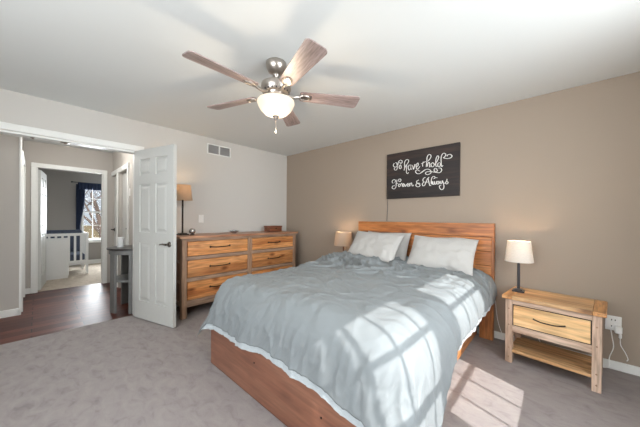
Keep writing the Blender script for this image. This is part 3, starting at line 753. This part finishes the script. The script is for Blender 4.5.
# ================================================================== SIGN
STROKES = [[(-0.332,0.168),(-0.347,0.142),(-0.331,0.116),(-0.301,0.114),(-0.287,0.137),(-0.296,0.163),(-0.317,0.171)],[(-0.299,0.159),(-0.289,0.12),(-0.295,0.079),(-0.319,0.072),(-0.333,0.093),(-0.319,0.107)],[(-0.279,0.133),(-0.274,0.174),(-0.247,0.195),(-0.223,0.181),(-0.225,0.158),(-0.244,0.151),(-0.257,0.17)],[(-0.242,0.134),(-0.261,0.121),(-0.261,0.093),(-0.246,0.081),(-0.234,0.099),(-0.242,0.134)],[(-0.195,0.051),(-0.187,0.089),(-0.189,0.153),(-0.17,0.185),(-0.147,0.188),(-0.133,0.165),(-0.154,0.13),(-0.184,0.099)],[(-0.188,0.078),(-0.172,0.105),(-0.157,0.108),(-0.161,0.074),(-0.163,0.031),(-0.15,0.006),(-0.132,0.02)],[(-0.107,0.113),(-0.131,0.109),(-0.138,0.078),(-0.127,0.049),(-0.108,0.068),(-0.103,0.114),(-0.103,0.062),(-0.09,0.057)],[(-0.09,0.108),(-0.076,0.084),(-0.071,0.052),(-0.058,0.081),(-0.054,0.112),(-0.043,0.102)],[(-0.035,0.074),(-0.013,0.089),(-0.009,0.119),(-0.022,0.121),(-0.036,0.096),(-0.031,0.06),(-0.013,0.049),(0.013,0.081)],[(0.014,0.019),(-0.022,0.039),(-0.042,0.026),(-0.03,-0.002),(0.01,-0.011),(0.077,0.025)],[(0.011,-0.01),(0.068,0.025),(0.11,0.032),(0.144,0.011),(0.146,-0.019),(0.111,-0.035),(0.082,-0.02),(0.094,0.0),(0.144,-0.002),(0.202,-0.017),(0.246,-0.026),(0.271,-0.004),(0.261,0.026),(0.235,0.03)],[(0.222,0.023),(0.193,0.032),(0.184,0.011),(0.198,-0.01),(0.222,-0.005),(0.218,0.013),(0.203,0.011)],[(0.028,0.111),(0.058,0.121),(0.084,0.131)],[(0.056,0.133),(0.045,0.101),(0.048,0.07)],[(0.089,0.061),(0.097,0.12),(0.1,0.18),(0.121,0.209),(0.145,0.195),(0.141,0.165),(0.108,0.127)],[(0.104,0.063),(0.108,0.097),(0.125,0.115),(0.131,0.086),(0.13,0.057),(0.145,0.064)],[(0.166,0.106),(0.147,0.088),(0.156,0.057),(0.177,0.057),(0.185,0.083),(0.166,0.106)],[(0.189,0.074),(0.217,0.112),(0.236,0.159),(0.224,0.178),(0.208,0.155),(0.202,0.105),(0.206,0.056),(0.222,0.051)],[(0.249,0.095),(0.227,0.084),(0.23,0.051),(0.251,0.05),(0.258,0.089)],[(0.287,0.056),(0.27,0.044),(0.264,0.097),(0.264,0.155),(0.28,0.192),(0.304,0.194),(0.315,0.172),(0.299,0.151),(0.288,0.145),(0.327,0.129),(0.365,0.131),(0.383,0.149),(0.364,0.172),(0.334,0.17),(0.33,0.154)],[(-0.344,-0.102),(-0.36,-0.087),(-0.356,-0.064),(-0.33,-0.053),(-0.311,-0.072),(-0.324,-0.094)],[(-0.291,-0.058),(-0.299,-0.104),(-0.308,-0.158),(-0.333,-0.179),(-0.361,-0.163),(-0.351,-0.139),(-0.321,-0.135)],[(-0.319,-0.116),(-0.276,-0.106)],[(-0.272,-0.071),(-0.26,-0.052),(-0.239,-0.059),(-0.238,-0.08),(-0.255,-0.088),(-0.27,-0.076)],[(-0.261,-0.115),(-0.273,-0.133),(-0.259,-0.155),(-0.243,-0.138),(-0.259,-0.115)],[(-0.243,-0.128),(-0.227,-0.112),(-0.219,-0.13),(-0.218,-0.155)],[(-0.214,-0.146),(-0.194,-0.136),(-0.201,-0.117),(-0.214,-0.134),(-0.205,-0.158),(-0.186,-0.148)],[(-0.187,-0.125),(-0.174,-0.158),(-0.159,-0.127)],[(-0.153,-0.15),(-0.134,-0.138),(-0.142,-0.121),(-0.152,-0.139),(-0.142,-0.16),(-0.123,-0.153)],[(-0.121,-0.119),(-0.116,-0.161),(-0.111,-0.131),(-0.093,-0.119),(-0.088,-0.146),(-0.077,-0.16),(-0.065,-0.146)],[(0.002,-0.09),(-0.025,-0.102),(-0.025,-0.124),(-0.003,-0.137),(0.017,-0.157),(0.001,-0.174),(-0.028,-0.168),(-0.036,-0.145),(-0.01,-0.129),(0.017,-0.135)],[(0.068,-0.118),(0.052,-0.106),(0.057,-0.077),(0.082,-0.065)],[(0.129,-0.067),(0.107,-0.086),(0.086,-0.134),(0.072,-0.163),(0.052,-0.166),(0.045,-0.141),(0.065,-0.121)],[(0.115,-0.079),(0.124,-0.13),(0.136,-0.17),(0.151,-0.167)],[(0.072,-0.127),(0.13,-0.124)],[(0.151,-0.154),(0.153,-0.104),(0.164,-0.07),(0.186,-0.064),(0.197,-0.082),(0.178,-0.093)],[(0.16,-0.119),(0.163,-0.162)],[(0.171,-0.12),(0.174,-0.159),(0.187,-0.157),(0.191,-0.123),(0.197,-0.158),(0.211,-0.155),(0.216,-0.121)],[(0.239,-0.126),(0.221,-0.132),(0.221,-0.156),(0.238,-0.158),(0.241,-0.127),(0.246,-0.159)],[(0.255,-0.124),(0.259,-0.153),(0.274,-0.154),(0.28,-0.123),(0.297,-0.18),(0.295,-0.214),(0.275,-0.231),(0.252,-0.211),(0.248,-0.184),(0.268,-0.174)],[(0.303,-0.16),(0.322,-0.141),(0.332,-0.108),(0.33,-0.135),(0.345,-0.153),(0.329,-0.167),(0.313,-0.157)],[(0.203,-0.082),(0.224,-0.083)]]
sg = thing('wall_sign', 'dark plank sign with white script reading To have & hold Forever & Always', 'sign', (2.595, 0, 1.816))
one('board', (-.453, -.030, -.303), (.453, -.006, .303), W['sign'], sg, .002)
for s in (-1, 1): one('batten', (s * .3 - .02, -.006, -.28), (s * .3 + .02, 0, .28), W['sign'], sg)
bm = B()
for st in STROKES:
    P = catmull([(x - .01, 0, z + .006) for x, z in st], 4); P = [Vector((p.x, p.z, 0)) for p in P]
    wd = .0040; tops = []
    nP = len(P)
    for i, p in enumerate(P):
        t = (P[min(i + 1, nP - 1)] - P[max(i - 1, 0)]); t = t.normalized() if t.length > 1e-9 else Vector((1, 0, 0))
        nn = Vector((-t.y, t.x, 0)); k = wd * (.75 + .45 * abs(t.y)); f = .6 if i in (0, nP - 1) else 1
        y0, y1 = -.0300, -.0318
        a, b = p + nn * k * f, p - nn * k * f
        tops.append([bm.verts.new((a.x, y1, a.y)), bm.verts.new((b.x, y1, b.y)), bm.verts.new((b.x, y0, b.y)), bm.verts.new((a.x, y0, a.y))])
    for a, b in zip(tops, tops[1:]):
        for k in range(4): bm.faces.new((a[k], a[(k + 1) % 4], b[(k + 1) % 4], b[k]))
    bm.faces.new(tops[0][::-1]); bm.faces.new(tops[-1])
obj('lettering', bm, W['lettering'], sg)
bm = B(); tube(bm, [(2.147, -.004, 1.513), (2.145, -.005, 1.36), (2.137, -.006, 1.21)], .0028, 6)
tag(obj('sign_cord', bm, W['dkmetal'], None), 'thin dark cord hanging down the wall from the plank sign', 'cord')

# ================================================================== OUTLET
ol = thing('wall_outlet', 'white outlet cover on the taupe wall right of the nightstand', 'outlet', (4.222, 0, .385))
one('plate', (-.046, -.006, -.06), (.046, 0, .06), W['plastic'], ol, .002)
for z in (-.026, .026):
    bm = B(); box(bm, (-.024, -.0075, z - .017), (.024, -.006, z + .017), .0005)
    obj('socket', bm, W['plastic'], ol)
for z in (-.026, .026):
    for x in (-.010, .010): one('slot', (x - .003, -.0085, z - .005), (x + .003, -.0074, z + .007), W['dkmetal'], ol)
pa = thing('plug_adapter', 'white double plug in the outlet with its lead hanging down', 'plug', (4.235, -.0078, .36))
one('body', (-.008, -.034, -.048), (.034, 0, .012), W['plastic'], pa, .006)
one('strain_relief', (.014, -.03, -.085), (.032, -.012, -.049), W['plastic'], pa, .005)
def cable(label, pts, r=.0032):
    bm = B(); tube(bm, catmull(pts, 6), r, 6); tag(obj('power_cable', bm, W['plastic'], None, True), label, 'cable')
cable('white lead hanging straight down from the left of the outlet', [(4.206, -.012, .345), (4.215, -.02, .27), (4.222, -.03, .19), (4.200, -.03, .10), (4.195, -.035, .02), (4.14, -.04, .006), (4.08, -.05, .0045)])
cable('white lead curling down from the plug at the right of the outlet', [(4.258, -.03, .274), (4.262, -.03, .22), (4.285, -.025, .17), (4.302, -.02, .12), (4.296, -.02, .10)])
cable('white lead looping beside the headboard leg behind the side rail', [(3.40, -.03, .40), (3.41, -.03, .30), (3.425, -.04, .2), (3.45, -.03, .1), (3.49, -.035, .02), (3.56, -.03, .005)])
cable('white lead hanging behind the nightstand above its open shelf', [(3.68, -.03, .40), (3.70, -.03, .30), (3.715, -.025, .21), (3.74, -.025, .13), (3.76, -.025, .08)])

# ================================================================== CEILING FAN
fan = thing('ceiling_fan', 'brushed nickel ceiling fan with five greyed wood blades and lit glass bowl', 'ceiling fan', (2.2513, -2.0107, 2.44))
bm = B(); lathe(bm, [(.078, 0), (.080, -.012), (.076, -.035), (.060, -.068), (.036, -.082), (.020, -.086)][::-1], 36); obj('canopy', bm, W['nickel'], fan, True)
bm = B(); lathe(bm, [(.022, -.084), (.026, -.098), (.014, -.104), (.014, -.140), (.030, -.146)][::-1], 24); obj('downrod', bm, W['nickel'], fan, True)
bm = B(); lathe(bm, [(.030, -.140), (.085, -.150), (.112, -.168), (.116, -.200), (.104, -.222), (.098, -.232), (.075, -.238), (.070, -.252), (.06, -.262)][::-1], 40); mh = obj('motor_housing', bm, W['nickel'], fan, True, angle=radians(40))
bm = B()
for k in range(20):
    a = 2 * pi * k / 20; m_ = Matrix.Rotation(a, 4, 'Z') @ Matrix.Translation((.0995, 0, -.227)); box(bm, (-.0, -.006, -.008), (.004, .006, .006), .001, m_)
obj('vent_slot', bm, W['dkmetal'], mh)
bm = B(); lathe(bm, [(.058, -.258), (.064, -.268), (.064, -.290), (.090, -.298), (.094, -.304)][::-1], 36); obj('switch_housing', bm, W['nickel'], fan, True, angle=radians(40))
bm = B(); lathe(bm, [(.060, -.286), (.128, -.288), (.141, -.296), (.143, -.308), (.136, -.330), (.118, -.362), (.088, -.390), (.050, -.406), (.018, -.410)][::-1], 44)
bowl = obj('light_bowl', bm, W['globe'], fan, True)
bm = B(); lathe(bm, [(.024, -.404), (.027, -.414), (.018, -.422), (.010, -.430), (.008, -.440), (.003, -.447)][::-1], 20); obj('finial', bm, W['dkmetal'], fan, True)
bm = B(); tube(bm, [(.008, -.006, -.438), (.008, -.006, -.53)], .0014, 6); lathe(bm, [(.001, -.556), (.006, -.546), (.006, -.534), (.002, -.526)], 10, Matrix.Translation((.008, -.006, 0))); obj('pull_chain', bm, W['nickel'], fan, True)
A0 = .9485
for k in range(5):
    a = A0 - k * 2 * pi / 5
    Mk = Matrix.Rotation(a, 4, 'Z') @ Matrix.Translation((0, 0, -.237)) @ Matrix.Rotation(radians(BLADE_TILT), 4, 'X')
    pts = []
    L0, L1, w0, w1 = .185, .668, .052, .073
    for (cx_, cy_, rr_, s_) in ((L1 - .03, w1 - .03, .03, 0), (L0 + .02, w0 - .02, .02, 90), (L0 + .02, -w0 + .02, .02, 180), (L1 - .03, -w1 + .03, .03, 270)):
        for q in range(6):
            th = radians(s_ + q * 18); pts.append((cx_ + rr_ * cos(th), cy_ + rr_ * sin(th)))
    bm = B(); prism(bm, pts, -.0035, .0035)
    bl = obj('blade', bm, W['blade'], fan); bl.matrix_local = Mk
    bm = B()
    # decorative iron: arm from the motor, an oval plate with a hole ring and screws
    tube(bm, catmull([(.085, 0, -.004), (.12, .0, -.016), (.15, 0, -.014), (.19, 0, -.006)], 4), [.012] * 12 + [.010], 8)
    ov = []
    for q in range(24):
        th = 2 * pi * q / 24; ov.append((.225 + .055 * cos(th), .034 * sin(th)))
    prism(bm, ov, -.0095, -.0036)
    for q in range(24):
        pass
    ring = [(.225 + .046 * cos(2 * pi * q / 24), .027 * sin(2 * pi * q / 24), -.011) for q in range(25)]
    tube(bm, ring, .0045, 6)
    for sx_, sy_ in ((.255, 0), (.212, .017), (.212, -.017)):
        lathe(bm, [(.001, -.0135), (.005, -.0125), (.006, -.009)], 10, Matrix.Translation((sx_, sy_, 0)))
    obj('blade_iron', bm, W['nickel'], bl, True, angle=radians(45))
l = bpy.data.lights.new('fan_light', 'POINT'); l.energy = 6; l.color = (1, .80, .58); l.shadow_soft_size = .05
o = bpy.data.objects.new('fan_light', l); COL.objects.link(o); o.parent = fan; o.location = (0, 0, -.52)

# ================================================================== HALL
ct = thing('console_table', 'small grey half round console table in the hall behind the open door', 'table', (-.42, -2.318, 0))
def half(r, z0, z1, m, name, parent, sq=1.0):
    pts = [(r * cos(t), -r * sq * sin(t)) for t in [pi * q / 28 for q in range(29)]]
    bm = B(); prism(bm, pts, z0, z1); return obj(name, bm, m, parent)
half(.335, .812, .832, W['ctop'], 'table_top', ct); half(.315, .755, .8115, W['ctable'], 'apron', ct)
half(.285, .40, .425, W['ctable'], 'shelf', ct)
for a in (75, 163, 20):
    m_ = Matrix.Rotation(radians(-a), 4, 'Z') @ Matrix.Translation((.288, 0, 0))
    bm = B(); box(bm, (-.014, -.055, 0), (.014, .055, .7545), .002, m_); obj('leg', bm, W['ctable'], ct)
mg = thing('white_candle', 'white cylinder candle standing on the grey hall console table', 'candle', (-.47, -2.50, .8322))
bm = B(); lathe(bm, [(.036, 0), (.038, .004), (.038, .130), (.034, .134), (.01, .132)], 28); obj('body', bm, W['ceramic'], mg, True, angle=radians(40))
bm = B(); tube(bm, [(0, 0, .12), (.001, 0, .132)], .0015, 6); obj('wick', bm, W['black'], mg)
hl = thing('added_hall_lamp', 'unseen flush white lamp added to brighten the hall outside the bedroom opening', 'lamp', (-1.05, -2.9, 2.44))  # invented fixture, kept out of view, that lights the hall
bm = B(); lathe(bm, [(.14, -.02), (.14, 0)], 32); obj('base', bm, W['white'], hl)
bm = B(); lathe(bm, [(.02, -.095), (.08, -.082), (.12, -.05), (.13, -.0205)], 32); obj('glass_bowl', bm, W['added_globe'], hl, True)
l = bpy.data.lights.new('hall_fill_light', 'POINT'); l.energy = HALL; l.color = (1, .98, .95); l.shadow_soft_size = .12  # fill light for the hall, carried by the added lamp
o = bpy.data.objects.new('hall_fill_light', l); COL.objects.link(o); o.parent = hl; o.location = (0, 0, -.18)

# ================================================================== NURSERY
crib = thing('crib', 'white slatted crib seen through the far doorway', 'crib', (-4.05, -3.05, 0))
cy0, cy1, cx0, cx1 = -.62, .52, -.40, .38
for x_ in (cx0, cx1):
    for y_ in (cy0, cy1): one('leg', (x_ - .022, y_ - .022, 0), (x_ + .022, y_ + .022, .885), W['cribwhite'], crib, .003)
for x_ in (cx0, cx1):
    one('top_rail', (x_ - .018, cy0 + .022, .83), (x_ + .018, cy1 - .022, .885), W['cribwhite'], crib, .003)
    one('bottom_rail', (x_ - .014, cy0 + .022, .24), (x_ + .014, cy1 - .022, .30), W['cribwhite'], crib, .003)
    n = 11
    for k in range(n):
        y_ = cy0 + (k + 1) * (cy1 - cy0) / (n + 1); one('slat', (x_ - .007, y_ - .018, .30), (x_ + .007, y_ + .018, .83), W['cribwhite'], crib)
for y_ in (cy0, cy1):
    one('top_rail', (cx0 + .022, y_ - .018, .83), (cx1 - .022, y_ + .018, .885), W['cribwhite'], crib, .003)
    one('bottom_rail', (cx0 + .022, y_ - .014, .24), (cx1 - .022, y_ + .014, .30), W['cribwhite'], crib, .003)
    for k in range(6):
        x_ = cx0 + (k + 1) * (cx1 - cx0) / 7; one('slat', (x_ - .016, y_ - .007, .30), (x_ + .016, y_ + .007, .83), W['cribwhite'], crib)
bm = B(); box(bm, (-4.05 + cx0 + .03, -3.05 + cy0 + .03, .302), (-4.05 + cx1 - .03, -3.05 + cy1 - .03, .43), .02)
tag(obj('crib_mattress', bm, W['cribbed'], None), 'navy patterned mattress lying inside the white crib', 'mattress')
bm = B(); 
box(bm, (-4.05 + cx0 + .024, -3.05 + cy0 + .03, .432), (-4.05 + cx0 + .06, -3.05 + cy1 - .03, .93), .012)
tag(obj('crib_bumper', bm, W['cribbed'], None), 'navy patterned bumper along the far side of the crib', 'bumper')
bm = B(); tube(bm, catmull([(-4.05 + cx1, -3.05 + cy0 + .08, .906), (-4.05 + cx1, -2.9, .91), (-4.05 + cx1, -2.75, .906), (-4.05 + cx1, -3.05 + cy1 - .06, .91)], 5), .014, 8)
tag(obj('rail_cover', bm, W['cribbed'], None, True), 'navy patterned cloth strip lying on the crib front rail', 'cloth')
cb = thing('nursery_cabinet', 'plain white cabinet standing in front of the crib', 'cabinet', (-3.47, -2.99, 0))
one('body', (-.09, -.18, .05), (.09, .16, .80), W['cribwhite'], cb, .004)
one('plinth', (-.08, -.17, 0), (.08, .15, .0498), W['cribwhite'], cb)

# curtain: navy panel tied back, valence and rod
def curtain_panel():
    bm = B(); G = []
    for j in range(41):
        z = 2.06 - j * (2.06 - .62) / 40; t = (2.06 - z)
        # gathers to the left toward the tie at z ~ .85
        wdt = .165 - .09 * sstep(.35, 1.15, t) + .10 * sstep(1.2, 1.44, t)
        ra = []
        for i in range(49):
            u = i / 48; y = -2.60 + u * wdt; x = -5.085 + .018 * sin(u * 2 * pi * 6) 
            ra.append(bm.verts.new((x, y, z)))
        G.append(ra)
    for a, b in zip(G, G[1:]):
        for i in range(48): bm.faces.new((a[i], a[i + 1], b[i + 1], b[i]))
    return bm
cu = tag(obj('curtain', curtain_panel(), W['navy'], None, True), 'navy curtain panel tied back at the left of the nursery window', 'curtain')
md = cu.modifiers.new('thickness', 'SOLIDIFY'); md.thickness = .004
bm = B(); tube(bm, [(-5.10, -2.612, .86), (-5.07, -2.55, .85), (-5.10, -2.48, .86)], .008, 6); obj('tieback', bm, W['navy'], cu)
bm = B(); G = []
for j in range(7):
    z = 2.10 - j * .028
    G.append([bm.verts.new((-5.05 + .012 * sin(i / 80 * 2 * pi * 16), -2.57 + i * 1.05 / 80, z)) for i in range(81)])
for a, b in zip(G, G[1:]):
    for i in range(80): bm.faces.new((a[i], a[i + 1], b[i + 1], b[i]))
va = tag(obj('valance', bm, W['navy'], None, True), 'navy valance gathered across the top of the nursery window', 'valance')
md = va.modifiers.new('thickness', 'SOLIDIFY'); md.thickness = .004
rod = thing('curtain_rod', 'dark curtain rod with end knob above the nursery window', 'curtain rod', (-5.07, -2.05, 2.105))
bm = B(); tube(bm, [(0, -.62, 0), (0, .62, 0)], .008, 8); obj('rod', bm, W['dkmetal'], rod)
for s in (-1, 1):
    bm = B(); bmesh.ops.create_uvsphere(bm, u_segments=14, v_segments=8, radius=.02, matrix=Matrix.Translation((0, s * .63, 0))); obj('finial', bm, W['dkmetal'], rod, True)
    one('bracket', (-.08, s * .57 - .006, -.008), (0, s * .57 + .006, .004), W['dkmetal'], rod)

# ================================================================== OUTSIDE THE NURSERY WINDOW
lw = B(); box(lw, (-60, -30, -.5), (-5.3, 30, -.45)); o = struct(obj('ground_lawn', lw, W['lawn']))
rd = B(); box(rd, (-12.6, -30, -.449), (-9.6, 30, -.44)); struct(obj('ground_path', rd, plain('pale_concrete', O(214, 212, 208), .9)))
def tree(label, loc, h, seed, spread=1.0):
    rnd = random.Random(seed); bm = B()
    def br(p, d, r, ln_, depth):
        pts = [p]; rs = [r]; q = p.copy(); dd = d.copy()
        for s in range(5):
            dd = (dd + Vector((rnd.uniform(-1, 1), rnd.uniform(-1, 1), rnd.uniform(-.4, .7))) * .16).normalized()
            q = q + dd * ln_ / 5; pts.append(q.copy()); rs.append(max(.004, r * (1 - .13 * (s + 1))))
        tube(bm, pts, rs, 5)
        if depth > 0:
            for k in range(4 if depth > 1 else 3):
                i = rnd.randint(2, 5); ax = Vector((rnd.uniform(-1, 1), rnd.uniform(-1, 1), rnd.uniform(-.2, .8))).normalized()
                br(pts[i], (dd * .7 + ax * spread).normalized(), rs[i] * .62, ln_ * .68, depth - 1)
    br(Vector((0, 0, -.52)), Vector((0, 0, 1)), h * .022, h * .42, 4)
    return tag(obj('bare_tree', bm, W['bark'], None, True, loc=loc), label, 'tree')
tree('bare leafless tree nearest the nursery window', (-9.0, -1.35, 0), 6.5, 4)
tree('bare tree across the lawn, behind the nearer tree', (-19.5, 2.5, 0), 9, 8)
tree('slender bare tree at the left of the view outside the nursery window', (-15.5, -3.4, 0), 7.5, 12)
